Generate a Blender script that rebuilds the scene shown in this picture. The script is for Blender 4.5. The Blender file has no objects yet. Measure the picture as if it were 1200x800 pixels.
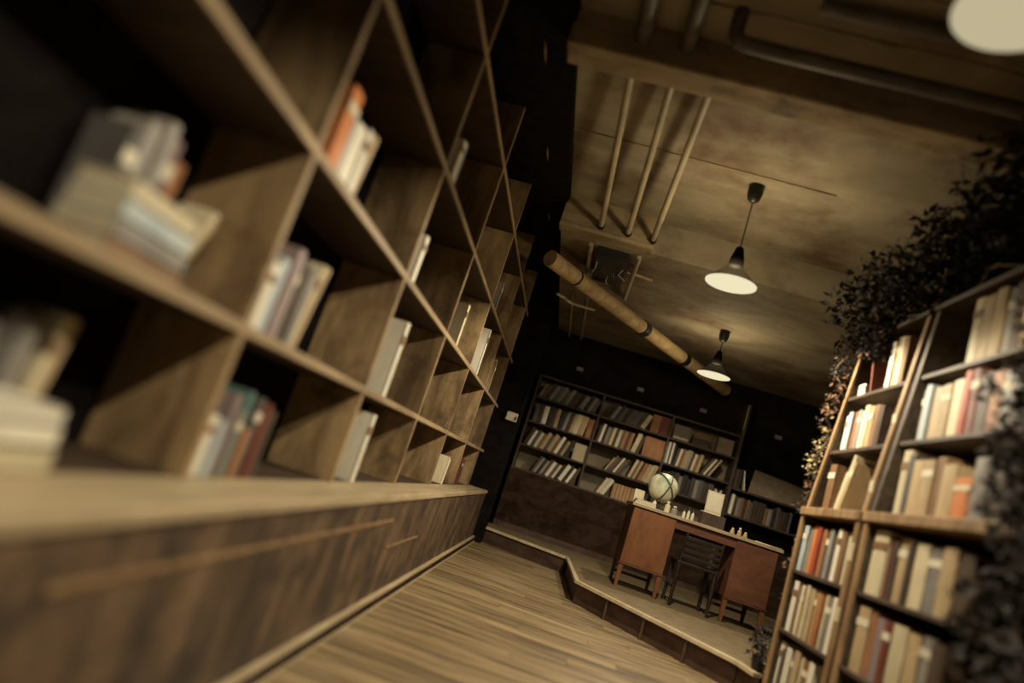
import bpy, math, random
from mathutils import Matrix, Vector, Euler
random.seed(7)
D = bpy.data
scene = bpy.context.scene
col = scene.collection

# ------------------------------------------------------------------ camera
FPX = 800.0; VPX, VPY = 650.0, 571.0; ROLL = math.radians(18.2); EYE = 0.85
_c, _s = math.cos(ROLL), math.sin(ROLL)
def _uv(x, y):
    dx, dy = x-600, y-400
    return Vector((dx*_c+dy*_s, -dx*_s+dy*_c, FPX))
_Y = _uv(VPX, VPY).normalized()
_Z = _Y.cross(Vector((1, 0, 0))).normalized()
if _Z.y > 0: _Z = -_Z
_X = _Y.cross(_Z)
def _w(v): return Vector((_X.dot(v), _Y.dot(v), _Z.dot(v)))
_r = _w(Vector((_c, -_s, 0))); _u = -_w(Vector((_s, _c, 0))); _b = -_w(Vector((0, 0, 1)))
cam = D.cameras.new('camera'); camo = D.objects.new('camera', cam); col.objects.link(camo)
m = Matrix.Identity(4)
for i in range(3):
    m[i][0] = _r[i]; m[i][1] = _u[i]; m[i][2] = _b[i]
m[0][3], m[1][3], m[2][3] = 0, 0, EYE
camo.matrix_world = m
cam.sensor_width = 36; cam.lens = FPX/1200*36
cam.clip_start = 0.05
cam.dof.use_dof = True; cam.dof.focus_distance = 6.2; cam.dof.aperture_fstop = 0.5
scene.camera = camo

# ------------------------------------------------------------------ world, exposure
w = D.worlds.new('world'); scene.world = w; w.use_nodes = True
w.node_tree.nodes['Background'].inputs[0].default_value = (0.5, 0.42, 0.3, 1)
w.node_tree.nodes['Background'].inputs[1].default_value = 0.004
vs = scene.view_settings
vs.view_transform = 'Standard'; vs.look = 'None'; vs.gamma = 1.0; vs.use_curve_mapping = False
vs.exposure = 1.5
LAMP_COL = (1.0, 0.86, 0.62)

# ------------------------------------------------------------------ materials
MATS = {}
def mat(name, c1, c2=None, scale=(4, 4, 4), rough=0.7, bump=0.15, detail=6.0, contrast=(0.35, 0.65), c3=None, s3=1.2, t3=(0.5, 0.7), spec=0.3, distort=0.6, island=0.0):
    """noise mix of two colours, optional third colour as stains"""
    if name in MATS: return MATS[name]
    M = D.materials.new(name); M.use_nodes = True; nt = M.node_tree; N = nt.nodes; L = nt.links
    b = N['Principled BSDF']; b.inputs['Roughness'].default_value = rough
    b.inputs['Specular IOR Level'].default_value = spec
    tc = N.new('ShaderNodeTexCoord'); mp = N.new('ShaderNodeMapping'); mp.inputs['Scale'].default_value = scale
    src = tc.outputs['Object']
    oi = N.new('ShaderNodeObjectInfo')
    off = N.new('ShaderNodeVectorMath'); off.operation = 'MULTIPLY_ADD'
    off.inputs[1].default_value = (1, 1, 1)
    sc = N.new('ShaderNodeVectorMath'); sc.operation = 'SCALE'; sc.inputs[0].default_value = (13.1, 7.7, 5.3)
    L.new(oi.outputs['Random'], sc.inputs['Scale'])
    L.new(src, off.inputs[0]); L.new(sc.outputs[0], off.inputs[2])
    L.new(off.outputs[0], mp.inputs['Vector'])
    n = N.new('ShaderNodeTexNoise'); n.inputs['Scale'].default_value = 1.0; n.inputs['Detail'].default_value = detail
    n.inputs['Roughness'].default_value = 0.62; n.inputs['Distortion'].default_value = distort
    L.new(mp.outputs[0], n.inputs['Vector'])
    cr = N.new('ShaderNodeValToRGB'); cr.color_ramp.elements[0].position = contrast[0]; cr.color_ramp.elements[1].position = contrast[1]
    cr.color_ramp.elements[0].color = (*c1, 1); cr.color_ramp.elements[1].color = (*(c2 or c1), 1)
    L.new(n.outputs['Fac'], cr.inputs[0])
    out = cr.outputs[0]
    if c3:
        n3 = N.new('ShaderNodeTexNoise'); n3.inputs['Scale'].default_value = s3; n3.inputs['Detail'].default_value = 5
        n3.inputs['Roughness'].default_value = 0.65
        L.new(off.outputs[0], n3.inputs['Vector'])
        r3 = N.new('ShaderNodeValToRGB'); r3.color_ramp.elements[0].position = t3[0]; r3.color_ramp.elements[1].position = t3[1]
        r3.color_ramp.elements[0].color = (0, 0, 0, 1); r3.color_ramp.elements[1].color = (1, 1, 1, 1)
        L.new(n3.outputs['Fac'], r3.inputs[0])
        mx = N.new('ShaderNodeMixRGB'); L.new(r3.outputs[0], mx.inputs[0]); L.new(out, mx.inputs[1])
        mx.inputs[2].default_value = (*c3, 1); out = mx.outputs[0]
    if island:
        hv = N.new('ShaderNodeHueSaturation'); mr = N.new('ShaderNodeMapRange')
        mr.inputs[3].default_value = 1-island; mr.inputs[4].default_value = 1+island
        L.new(oi.outputs['Random'], mr.inputs[0]); L.new(mr.outputs[0], hv.inputs['Value']); L.new(out, hv.inputs['Color']); out = hv.outputs[0]
    L.new(out, b.inputs['Base Color'])
    if bump:
        bp = N.new('ShaderNodeBump'); bp.inputs['Strength'].default_value = bump; bp.inputs['Distance'].default_value = 0.004
        L.new(n.outputs['Fac'], bp.inputs['Height']); L.new(bp.outputs[0], b.inputs['Normal'])
    MATS[name] = M
    return M
def emis(name, c, strength):
    M = D.materials.new(name); M.use_nodes = True; nt = M.node_tree; nt.nodes.clear()
    o = nt.nodes.new('ShaderNodeOutputMaterial'); e = nt.nodes.new('ShaderNodeEmission')
    e.inputs[0].default_value = (*c, 1); e.inputs[1].default_value = strength
    nt.links.new(e.outputs[0], o.inputs[0]); return M

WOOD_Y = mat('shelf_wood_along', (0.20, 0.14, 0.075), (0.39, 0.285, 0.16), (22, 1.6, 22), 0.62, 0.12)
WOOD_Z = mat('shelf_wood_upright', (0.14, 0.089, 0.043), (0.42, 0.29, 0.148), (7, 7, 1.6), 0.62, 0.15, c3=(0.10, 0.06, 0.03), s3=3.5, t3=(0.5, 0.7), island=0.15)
SHADEWOOD = mat('shade_darkened_wood', (0.035, 0.022, 0.014), (0.075, 0.048, 0.03), (4, 18, 18), 0.6, 0.1)  # shelf wood darkened so its colour carries the shade inside the cells
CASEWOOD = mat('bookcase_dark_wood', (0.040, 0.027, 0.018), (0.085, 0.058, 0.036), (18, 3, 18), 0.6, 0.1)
LIGHTSTILE = mat('bookcase_worn_wood', (0.17, 0.10, 0.045), (0.36, 0.23, 0.115), (14, 14, 3), 0.6, 0.15)
PANEL = mat('back_panel_brown', (0.16, 0.125, 0.085), (0.26, 0.21, 0.14), (5, 5, 5), 0.8, 0.05)
PANELDK = mat('base_panel_brown', (0.016, 0.009, 0.006), (0.050, 0.029, 0.018), (5, 9, 9), 0.8, 0.1, spec=0.06)
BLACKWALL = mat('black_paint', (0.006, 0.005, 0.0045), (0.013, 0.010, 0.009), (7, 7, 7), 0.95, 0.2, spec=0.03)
DARKPLASTER = mat('dark_plaster', (0.010, 0.008, 0.0065), (0.020, 0.015, 0.011), (3, 3, 3), 0.95, 0.2, spec=0.03)
FLOORW = mat('floor_board_wood', (0.075, 0.047, 0.022), (0.36, 0.265, 0.145), (1.6, 26, 26), 0.42, 0.06, detail=9, contrast=(0.36, 0.60), island=0.22, spec=0.4)
SUBFLOOR = mat('floor_gap_dark', (0.03, 0.02, 0.012), (0.05, 0.035, 0.02), (5, 5, 5), 0.9, 0)
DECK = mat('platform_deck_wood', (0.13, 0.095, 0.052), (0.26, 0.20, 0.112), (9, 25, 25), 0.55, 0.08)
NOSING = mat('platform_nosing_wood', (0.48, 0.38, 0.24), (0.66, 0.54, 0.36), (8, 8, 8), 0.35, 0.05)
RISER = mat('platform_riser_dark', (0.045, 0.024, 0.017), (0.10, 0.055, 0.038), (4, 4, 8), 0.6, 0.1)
PLINTH = mat('plinth_streaked_board', (0.045, 0.029, 0.019), (0.185, 0.118, 0.068), (12, 9, 2.6), 0.55, 0.15, c3=(0.045, 0.031, 0.023), s3=4.2, t3=(0.46, 0.62))
LEDGE = mat('ledge_pale_wood', (0.33, 0.255, 0.15), (0.50, 0.40, 0.25), (20, 2, 20), 0.5, 0.06)
CONCRETE = mat('ceiling_stained_concrete', (0.19, 0.152, 0.098), (0.31, 0.262, 0.18), (1.3, 2.6, 2), 0.85, 0.18, detail=9, c3=(0.10, 0.052, 0.03), s3=1.1, t3=(0.47, 0.70))
CONCRETE2 = mat('beam_concrete', (0.20, 0.15, 0.085), (0.36, 0.28, 0.17), (2, 6, 6), 0.85, 0.2, c3=(0.10, 0.07, 0.045), s3=3, t3=(0.5, 0.7))
PIPE = mat('painted_pipe', (0.27, 0.22, 0.14), (0.40, 0.33, 0.215), (5, 3, 5), 0.5, 0.05)
DUCT = mat('grey_duct_metal', (0.05, 0.042, 0.032), (0.12, 0.10, 0.078), (3, 8, 8), 0.55, 0.05)
LOG = mat('tan_wrapped_pipe', (0.30, 0.20, 0.095), (0.48, 0.345, 0.18), (8, 8, 8), 0.7, 0.2)
BLACKMATTE = mat('black_matte', (0.006, 0.0055, 0.005), (0.010, 0.009, 0.008), (6, 6, 6), 1.0, 0, spec=0.0)
BLACK = mat('black_enamel', (0.012, 0.011, 0.010), (0.02, 0.018, 0.016), (6, 6, 6), 0.4, 0)
DESKW = mat('desk_orange_brown_veneer', (0.125, 0.045, 0.016), (0.195, 0.076, 0.028), (10, 10, 3), 0.5, 0.05)
DESKW2 = mat('desk_dark_veneer', (0.09, 0.034, 0.018), (0.14, 0.056, 0.028), (3, 10, 10), 0.5, 0.05)
DESKTOP = mat('desk_top_pale', (0.26, 0.20, 0.12), (0.38, 0.30, 0.19), (4, 12, 12), 0.45, 0.04)
CHAIRW = mat('chair_dark_wood', (0.011, 0.007, 0.006), (0.028, 0.018, 0.014), (10, 10, 10), 0.4, 0.03)
PAGE = mat('book_pages', (0.42, 0.36, 0.24), (0.56, 0.49, 0.34), (60, 8, 8), 0.9, 0)
PAPER = mat('white_paper', (0.60, 0.55, 0.42), (0.70, 0.65, 0.51), (8, 8, 8), 0.8, 0)
TAPE = mat('pale_tape', (0.48, 0.41, 0.28), (0.6, 0.52, 0.37), (20, 20, 20), 0.8, 0)
GLOBEM = mat('cream_globe', (0.50, 0.50, 0.33), (0.66, 0.62, 0.45), (9, 9, 9), 0.4, 0, c3=(0.36, 0.40, 0.28), s3=6, t3=(0.48, 0.6))
BRASSDK = mat('dark_metal', (0.05, 0.04, 0.035), (0.09, 0.075, 0.06), (9, 9, 9), 0.4, 0)
IVY = mat('dark_dried_leaf', (0.006, 0.005, 0.004), (0.022, 0.016, 0.012), (15, 15, 15), 0.8, 0)
IVYG = mat('grey_dried_leaf', (0.03, 0.027, 0.027), (0.08, 0.07, 0.067), (15, 15, 15), 0.8, 0)
RUSTL = mat('rust_dried_petal', (0.12, 0.05, 0.03), (0.26, 0.135, 0.075), (20, 20, 20), 0.8, 0)
CREAML = mat('cream_dried_petal', (0.38, 0.30, 0.14), (0.55, 0.46, 0.25), (20, 20, 20), 0.8, 0)
STEM = mat('dry_stem', (0.06, 0.04, 0.025), (0.11, 0.075, 0.045), (20, 20, 20), 0.8, 0)

# ------------------------------------------------------------------ mesh helpers
class MB:
    def __init__(s): s.v = []; s.f = []; s.m = []
    def add(s, vs, fs, mi=0):
        o = len(s.v); s.v += [tuple(v) for v in vs]; s.f += [tuple(i+o for i in f) for f in fs]; s.m += [mi]*len(fs); return s
    def box(s, x0, x1, y0, y1, z0, z1, mi=0):
        vs = [(x, y, z) for x in (x0, x1) for y in (y0, y1) for z in (z0, z1)]
        return s.add(vs, [(0, 1, 3, 2), (4, 6, 7, 5), (0, 4, 5, 1), (2, 3, 7, 6), (0, 2, 6, 4), (1, 5, 7, 3)], mi)
    def prism(s, poly, z0, z1, mi=0):
        n = len(poly); vs = [(x, y, z0) for x, y in poly]+[(x, y, z1) for x, y in poly]
        return s.add(vs, [tuple(range(n))[::-1], tuple(range(n, 2*n))]+[(i, (i+1) % n, n+(i+1) % n, n+i) for i in range(n)], mi)
    def taper(s, c0, h0, c1, h1, mi=0):
        vs = []
        for c, h in ((c0, h0), (c1, h1)):
            vs += [(c[0]+a*h[0], c[1]+b*h[1], c[2]) for a, b in ((-1, -1), (1, -1), (1, 1), (-1, 1))]
        return s.add(vs, [(3, 2, 1, 0), (4, 5, 6, 7), (0, 1, 5, 4), (1, 2, 6, 5), (2, 3, 7, 6), (3, 0, 4, 7)], mi)
    def tube(s, pts, r, n=12, mi=0):
        pts = [Vector(p) for p in pts]; o = len(s.v); k = len(pts)
        rr = r if isinstance(r, (list, tuple)) else [r]*k
        up = None
        for i, p in enumerate(pts):
            d = (pts[min(i+1, k-1)]-pts[max(i-1, 0)]).normalized()
            if up is None: up = Vector((0, 0, 1)) if abs(d.z) < 0.9 else Vector((1, 0, 0))
            a = d.cross(up).normalized(); b = a.cross(d).normalized(); up = b
            for j in range(n):
                t = 2*math.pi*j/n; s.v.append(tuple(p+(a*math.cos(t)+b*math.sin(t))*rr[i]))
        fs = []
        for i in range(k-1):
            for j in range(n):
                fs.append((o+i*n+j, o+i*n+(j+1) % n, o+(i+1)*n+(j+1) % n, o+(i+1)*n+j))
        fs.append(tuple(o+j for j in range(n))[::-1]); fs.append(tuple(o+(k-1)*n+j for j in range(n)))
        s.f += fs; s.m += [mi]*len(fs); return s
    def lathe(s, prof, c=(0, 0, 0), n=24, mi=0, closed=True):
        o = len(s.v)
        for r, z in prof:
            for j in range(n):
                t = 2*math.pi*j/n; s.v.append((c[0]+r*math.cos(t), c[1]+r*math.sin(t), c[2]+z))
        fs = []
        for i in range(len(prof)-1):
            for j in range(n): fs.append((o+i*n+j, o+i*n+(j+1) % n, o+(i+1)*n+(j+1) % n, o+(i+1)*n+j))
        if closed:
            fs.append(tuple(o+j for j in range(n))[::-1]); fs.append(tuple(o+(len(prof)-1)*n+j for j in range(n)))
        s.f += fs; s.m += [mi]*len(fs); return s
    def build(s, name, mats, parent=None, origin=(0, 0, 0), smooth=False, bevel=0, kind=None):
        me = D.meshes.new(name)
        ox, oy, oz = origin
        me.from_pydata([(x-ox, y-oy, z-oz) for x, y, z in s.v], [], s.f)
        if not isinstance(mats, (list, tuple)): mats = [mats]
        for q in mats: me.materials.append(q)
        if len(mats) > 1: me.polygons.foreach_set('material_index', s.m)
        if smooth: me.polygons.foreach_set('use_smooth', [True]*len(me.polygons))
        me.update()
        import bmesh
        bm = bmesh.new(); bm.from_mesh(me); bmesh.ops.recalc_face_normals(bm, faces=bm.faces); bm.to_mesh(me); bm.free()
        o = D.objects.new(name, me); col.objects.link(o)
        if parent: o.parent = parent
        else: o.location = origin
        if bevel:
            b = o.modifiers.new('bevel', 'BEVEL'); b.width = bevel; b.segments = 2; b.limit_method = 'ANGLE'
        if kind: o['kind'] = kind
        return o
def tag(o, label, cat, group=None):
    o['label'] = label; o['category'] = cat
    if group: o['group'] = group
    return o
def thing(name, loc, label, cat, group=None, rz=0):
    o = D.objects.new(name, None); col.objects.link(o); o.location = loc; o.rotation_euler = (0, 0, rz); o.empty_display_size = 0.1
    return tag(o, label, cat, group)
def box(name, m_, b, parent=None, origin=(0, 0, 0), bevel=0, kind=None):
    return MB().box(*b).build(name, m_, parent, origin, bevel=bevel, kind=kind)
def struct(o): o['kind'] = 'structure'; return o

# ------------------------------------------------------------------ the room
ZC = 3.2; ZC3 = 2.92; YW = 9.28; XL = -1.22; XR = 2.02; XRB = 3.3; YN = -2.6
fl = struct(box('floor', SUBFLOOR, (XL-.1, XRB+.1, YN-.1, YW+.1, -0.12, -0.012)))
# floor boards, laid across the aisle
PW = 0.145
plank_meshes = {}
def plank(x0, x1, y0):
    Lg = round(x1-x0, 3)
    if Lg not in plank_meshes:
        mb = MB(); c = 0.0018
        hx, hy = Lg/2-0.0008, PW/2-0.0008
        vs = [(a*hx, b*hy, -0.012) for a, b in ((-1, -1), (1, -1), (1, 1), (-1, 1))]+[(a*hx, b*hy, -c) for a, b in ((-1, -1), (1, -1), (1, 1), (-1, 1))]+[(a*(hx-c), b*(hy-c), 0) for a, b in ((-1, -1), (1, -1), (1, 1), (-1, 1))]
        fs = [(i, (i+1) % 4, 4+(i+1) % 4, 4+i) for i in range(4)]+[(4+i, 4+(i+1) % 4, 8+(i+1) % 4, 8+i) for i in range(4)]+[(8, 9, 10, 11)]
        mb.add(vs, fs); o = mb.build('floor_plank', FLOORW, fl); plank_meshes[Lg] = o.data
    else:
        o = D.objects.new('floor_plank', plank_meshes[Lg]); col.objects.link(o); o.parent = fl
    o.location = ((x0+x1)/2, y0+PW/2, 0)
k = 0; y = -0.2
XE = 2.0
while y < 8.25:
    cut = (-0.72+0.55+0.62*(k*0.618 % 1.0)*2.4)
    cut = round(cut/0.15)*0.15+0.03
    plank(-0.73, cut, y); plank(cut, XE, y)
    y += PW; k += 1
# ceiling: two high bays, one dropped slab
ce = struct(MB().box(XL-.1, XRB+.1, YN-.1, YW+.1, ZC, ZC+.12).build('ceiling', CONCRETE))
sl = MB().box(-.585, XRB, 5.47, YW, ZC3, ZC+.02).build('ceiling_slab', CONCRETE, ce)
struct(MB().box(XL-.1, XL, YN-.1, YW+.1, 0, ZC).build('wall_left', BLACKWALL))
struct(MB().box(XL, XRB, YW, YW+.1, 0, ZC).build('wall_back', DARKPLASTER))
struct(MB().box(XR, XR+.1, YN, 4.42, 0, ZC).box(XRB, XRB+.1, 4.32, YW, 0, ZC).box(XR+.1, XRB+.1, 4.32, 4.42, 0, ZC).build('wall_right', BLACKWALL))
struct(MB().box(XL-.1, XR+.1, YN-.1, YN, 0, ZC).build('wall_front', DARKPLASTER))
# beams
struct(MB().box(-.60, XR, 3.10, 3.29, 3.0, ZC+.02).build('trim_1', CONCRETE2, bevel=.012))
struct(MB().box(-.60, 0.18, 5.38, 5.47, 2.95, ZC+.02).box(-.60, 0.20, 5.36, 5.52, 2.915, 2.95).build('trim_2', CONCRETE2, bevel=.006))
# form joints in the ceiling: thin raised fins left by the boards
struct(MB().box(-0.6, 1.2, 4.285, 4.295, ZC-.008, ZC+.01).box(-0.6, 2.0, 2.55, 2.565, ZC-.010, ZC+.01).box(-0.6, 2.0, 2.84, 2.855, ZC-.010, ZC+.01).build('trim_3', CONCRETE2))
# black boxed soffit above the wall shelf, and the dark column at its far end
sf = struct(MB().box(XL, -0.585, YN, YW, 3.12, ZC).build('trim_4', BLACKWALL))
for yy in (2.55, 3.42, 4.62, 5.8, 7.0):  # pale diamond slivers stand in for the slits along the soffit
    MB().add([(-.755, yy-.11, 3.121), (-.749, yy, 3.121), (-.755, yy+.11, 3.121), (-.762, yy, 3.121), (-.755, yy-.11, 3.118), (-.749, yy, 3.117), (-.755, yy+.11, 3.118), (-.762, yy, 3.117)],
             [(0, 1, 2, 3), (7, 6, 5, 4), (0, 4, 5, 1), (1, 5, 6, 2), (2, 6, 7, 3), (3, 7, 4, 0)]).build('pale_slit', LIGHTSTILE, sf)
struct(MB().box(XL, -0.62, 8.0, 8.26, 0, 3.12).build('trim_5', BLACKWALL, bevel=.01))
bl_ = struct(MB().box(-.725, -.695, -1.5, 7.98, 0, 0.042).build('baseboard_left', PANELDK, bevel=.004))
MB().box(-.727, -.700, -1.5, 7.98, .042, .060).build('cap_strip', LEDGE, bl_, bevel=.003)
MB().box(-.697, -.688, -1.5, 7.98, 0, .010).build('shoe_strip', LEDGE, bl_)

# ------------------------------------------------------------------ plinth with ledge under the wall shelf
pl = thing('plinth', (-.95, 3, 0), 'long low streaked brown plinth with pale ledge under the wall shelf', 'plinth')
og = (-.95, 3, 0)
box('front_panel', PLINTH, (-.90, -.726, -1.5, 7.95, 0, .545), pl, og)
box('ledge', LEDGE, (-.93, -.715, -1.5, 7.97, .545, .58), pl, og, bevel=.006)
MB().box(-.728, -.719, 1.1, 3.5, .440, .452).box(-.728, -.719, 3.55, 4.35, .30, .308).build('scratch_strip', LIGHTSTILE, pl, og)  # thin raised strips drawn for pale scratch lines on the plinth

# ------------------------------------------------------------------ wall shelf
ws = thing('wall_shelf', (-1.05, 3, .58), 'tall open wooden wall shelf with square cells on the pale ledge', 'shelf')
og = (-1.05, 3, .58)
box('bottom_board', SHADEWOOD, (-1.2, -.93, -1.5, 7.95, .545, .58), ws, og)  # dark colour stands for the shade on the cell floor
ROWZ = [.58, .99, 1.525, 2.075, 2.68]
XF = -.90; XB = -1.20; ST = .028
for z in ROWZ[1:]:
    sb = box('shelf_board', SHADEWOOD, (XB, XF-.012, -1.5, 7.95, z-ST/2, z+ST/2), ws, og)  # board coloured dark for the shade on its underside
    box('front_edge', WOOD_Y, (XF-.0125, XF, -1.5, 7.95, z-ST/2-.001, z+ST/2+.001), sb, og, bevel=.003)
DIVY = [-1.79+1.17*k for k in range(9)]
for i, dy in enumerate(DIVY):
    dy = max(dy, -1.48)
    for r in range(5):
        z0 = ROWZ[r]+(ST/2 if r else 0); z1 = (ROWZ[r+1]-ST/2) if r < 4 else 3.118
        box('divider', WOOD_Z, (XB, XF-.002, dy-ST/2, dy+ST/2, z0, z1), ws, og, bevel=.002)
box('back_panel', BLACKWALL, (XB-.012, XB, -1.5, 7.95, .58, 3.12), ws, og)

# ------------------------------------------------------------------ books
PAL = {
 'white': ((.68, .64, .52), (.78, .74, .61)), 'cream': ((.52, .45, .29), (.64, .56, .38)), 'tan': ((.38, .28, .15), (.48, .36, .21)),
 'brown': ((.17, .095, .045), (.25, .145, .07)), 'dark brown': ((.05, .032, .022), (.09, .058, .038)), 'black': ((.018, .016, .014), (.035, .03, .027)),
 'grey': ((.20, .185, .165), (.29, .27, .24)), 'dark grey': ((.075, .068, .066), (.12, .108, .10)), 'pale blue': ((.34, .40, .42), (.45, .50, .50)),
 'orange': ((.50, .16, .045), (.62, .23, .07)), 'red': ((.30, .055, .03), (.40, .085, .045)), 'dark red': ((.12, .03, .02), (.18, .05, .032)),
 'rust': ((.28, .12, .05), (.38, .18, .08)), 'mauve': ((.22, .16, .16), (.30, .23, .22)), 'blue': ((.12, .18, .26), (.2, .27, .35)), 'teal': ((.09, .17, .16), (.14, .24, .22)),
}
def bmat(c):
    a, b = PAL[c]; return mat('book_cover_'+c.replace(' ', '_'), a, b, (14, 14, 5), .6, .04, island=.12)
ORD = ['first', 'second', 'third', 'fourth', 'fifth', 'sixth', 'seventh', 'eighth', 'ninth', 'tenth', 'eleventh', 'twelfth', 'thirteenth', 'fourteenth', 'fifteenth', 'sixteenth', 'seventeenth', 'eighteenth', 'nineteenth', 'twentieth', 'twenty-first', 'twenty-second', 'twenty-third', 'twenty-fourth']
NB = [0]
def book_mesh(t, h, d, side, c, pages=True):
    """local: x run (pivot at 0), y into the shelf from the spine, z up"""
    x0, x1 = (-t, 0) if side >= 0 else (0, t)
    ct = min(.0035, t*.18)
    mb = MB()
    mb.box(x0, x0+ct, .004, d, 0, h); mb.box(x1-ct, x1, .004, d, 0, h)
    xm = (x0+x1)/2; q = t*.28
    pts = [(x0, .006), (x0+q*.5, .0015), (xm, 0), (x1-q*.5, .0015), (x1, .006), (x1, .010), (x0, .010)]
    mb.prism(pts, 0, h)
    o = mb.build('book', bmat(c))
    MB().box(x0+ct*.9, x1-ct*.9, .009, d-.004, .003, h-.004).build('pages', PAGE, o)
    if pages == 'band' and t > .02:
        MB().box(x0+.001, x1-.001, -.0012, .004, h*.70, h*.82).build('title_label', PAPER if c not in ('white', 'cream') else bmat('brown'), o)
    return o
def pack(specs, maxd, k=1.0):
    placed = []; s = 0.0; prev_lean = 0; prevP = None; prevh = 0
    for i, sp in enumerate(specs):
        t, h, c, ln = sp[:4]; t = t*k if t < .08 else t; gap = sp[4] if len(sp) > 4 else 0; dd = sp[5] if len(sp) > 5 else min(maxd, h*.72)
        th = math.radians(ln)
        if gap: s += gap
        if ln > 0:
            if prev_lean == ln and prevP is not None and not gap:
                P = prevP+(t+.0005)/math.cos(th)
            else: P = s+t*math.cos(th)
            end = P+h*math.sin(th); nxt = end; prevP = P
        elif ln < 0:
            # leans back on what stands before it: top touches s
            P = s+h*math.sin(-th); 
            if prev_lean == ln and prevP is not None and not gap: P = prevP+(pt+.0005)/math.cos(th)
            nxt = P+t*math.cos(th); prevP = P
        else:
            P = s+t; nxt = s+t+.0008; prevP = None
        pt = t
        placed.append((P, th, t, h, dd, c, ln)); s = max(nxt, 0); prev_lean = ln
    return placed, s
def row(start, yaw, length, specs, place, anchor, group, align='left', recess=.02, detail=True, maxd=.2, fill=None):
    """specs: (t, h, colour, lean_deg[, gap, d]) in order along the run"""
    k = 1.0
    if fill:
        lo, hi = .6, 3.0
        for _ in range(30):
            k = (lo+hi)/2
            if pack(specs, maxd, k)[1] > fill*length: hi = k
            else: lo = k
        k = lo
    placed, ext = pack(specs, maxd, k); shift = 0
    if align == 'right': shift = length-ext-.001
    assert ext < length+.002, ('ROW TOO LONG', place, round(ext, 3), length)
    R = Euler((0, 0, yaw)).to_matrix()
    for i, (P, th, t, h, dd, c, ln) in enumerate(placed):
        rj = random.Random(hash((i, round(start[0], 2), round(start[2], 2)))).uniform(-.01, .01) if detail else 0
        o = book_mesh(t, h, dd, 1 if ln >= 0 else -1, c, 'band' if (i % 3 == 0 and detail) else True)
        if ln == 0: pass
        loc = Vector(start)+R @ Vector((P+shift, recess+rj, .0005))
        o.location = loc; o.rotation_euler = (Euler((0, 0, yaw)).to_matrix() @ Euler((0, th, 0)).to_matrix()).to_euler()
        size = 'thick' if t > .042 else ('thin' if t < .019 else 'medium')
        lw = ' leaning' if ln else ''
        tag(o, f'{size}{lw} {c} book, {ORD[i]} from {anchor}, {place}', 'book', group); NB[0] += 1
    return placed

def rnd_row(n, length, cols, lean, tr, hr, seed):
    r = random.Random(seed); out = []
    for i in range(n): out.append((r.uniform(*tr), r.uniform(*hr), r.choice(cols), lean))
    return out

# --- books in the wall shelf (spines to the aisle, run = +Y)
LY = math.pi/2
def lcell(ci, r): return (XF-.0, DIVY[ci]+ST/2, ROWZ[r]+(ST/2 if r else 0))
def lrow(ci, r, offset, specs, align='left', recess=.03, maxd=.2):
    p = lcell(ci, r); p = (p[0], p[1]+offset, p[2])
    rn = ['lowest', 'second', 'third', 'fourth'][r]; far = ORD[7-ci]
    row(p, LY, 1.17-ST-offset, specs, f'{rn} wall-shelf row, {far} cell from column', 'entrance-side divider', 'books in the wall shelf', align, recess, maxd=maxd)
lrow(2, 0, .58, [(.05, .24, 'mauve', 0), (.045, .27, 'dark grey', 0), (.05, .26, 'grey', 0), (.03, .29, 'cream', 6), (.035, .29, 'tan', 6)], recess=.175, maxd=.11)
lrow(2, 1, .36, [(.04, .30, 'dark grey', 0), (.045, .33, 'grey', 0), (.035, .36, 'grey', 0), (.05, .34, 'mauve', 0), (.04, .30, 'rust', 0), (.025, .27, 'cream', 24, .06), (.02, .25, 'tan', 24)], 'right', recess=.175, maxd=.11)
lrow(3, 0, .06, [(.05, .17, 'white', 0), (.045, .16, 'pale blue', 0), (.04, .24, 'mauve', 0), (.035, .20, 'grey', 0), (.03, .26, 'teal', 0), (.04, .15, 'rust', 0), (.04, .25, 'dark grey', 0), (.045, .24, 'dark red', 0), (.05, .22, 'dark brown', 0)])
lrow(3, 1, .05, [(.055, .20, 'white', 0), (.05, .23, 'pale blue', 0), (.05, .28, 'mauve', 0), (.04, .26, 'grey', 0), (.045, .27, 'dark brown', 0), (.04, .26, 'grey', 0), (.022, .30, 'cream', 10), (.024, .30, 'tan', 10)])
lrow(3, 2, .10, [(.08, .27, 'orange', 0), (.05, .21, 'pale blue', 0), (.08, .22, 'white', 0), (.05, .24, 'white', 0), (.04, .26, 'tan', 8)])
lrow(4, 0, .30, [(.06, .33, 'white', 0, 0, .27)], recess=.008)
lrow(4, 1, .30, [(.06, .38, 'white', 0, 0, .27)], recess=.008)
lrow(4, 2, .12, [(.05, .24, 'white', 0), (.04, .22, 'grey', 0)], recess=.02)
lrow(4, 3, .10, [(.06, .2, 'white', 0), (.05, .22, 'pale blue', 0)], recess=.0)
lrow(5, 2, .42, [(.05, .30, 'cream', 0), (.04, .28, 'brown', 0)], recess=.02)
lrow(6, 2, .40, [(.06, .40, 'white', 0, 0, .27)], recess=.008)
lrow(6, 3, .30, [(.05, .25, 'grey', 0)], recess=.01)
lrow(7, 2, .25, [(.05, .30, 'tan', 0), (.05, .33, 'cream', 0)], recess=.01)
lrow(6, 0, .55, [(.02, .24, 'cream', 12), (.02, .22, 'white', 12)], recess=.01)
lrow(7, 0, .35, [(.03, .26, 'dark red', 8), (.03, .25, 'dark brown', 8)], recess=.02)
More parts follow.
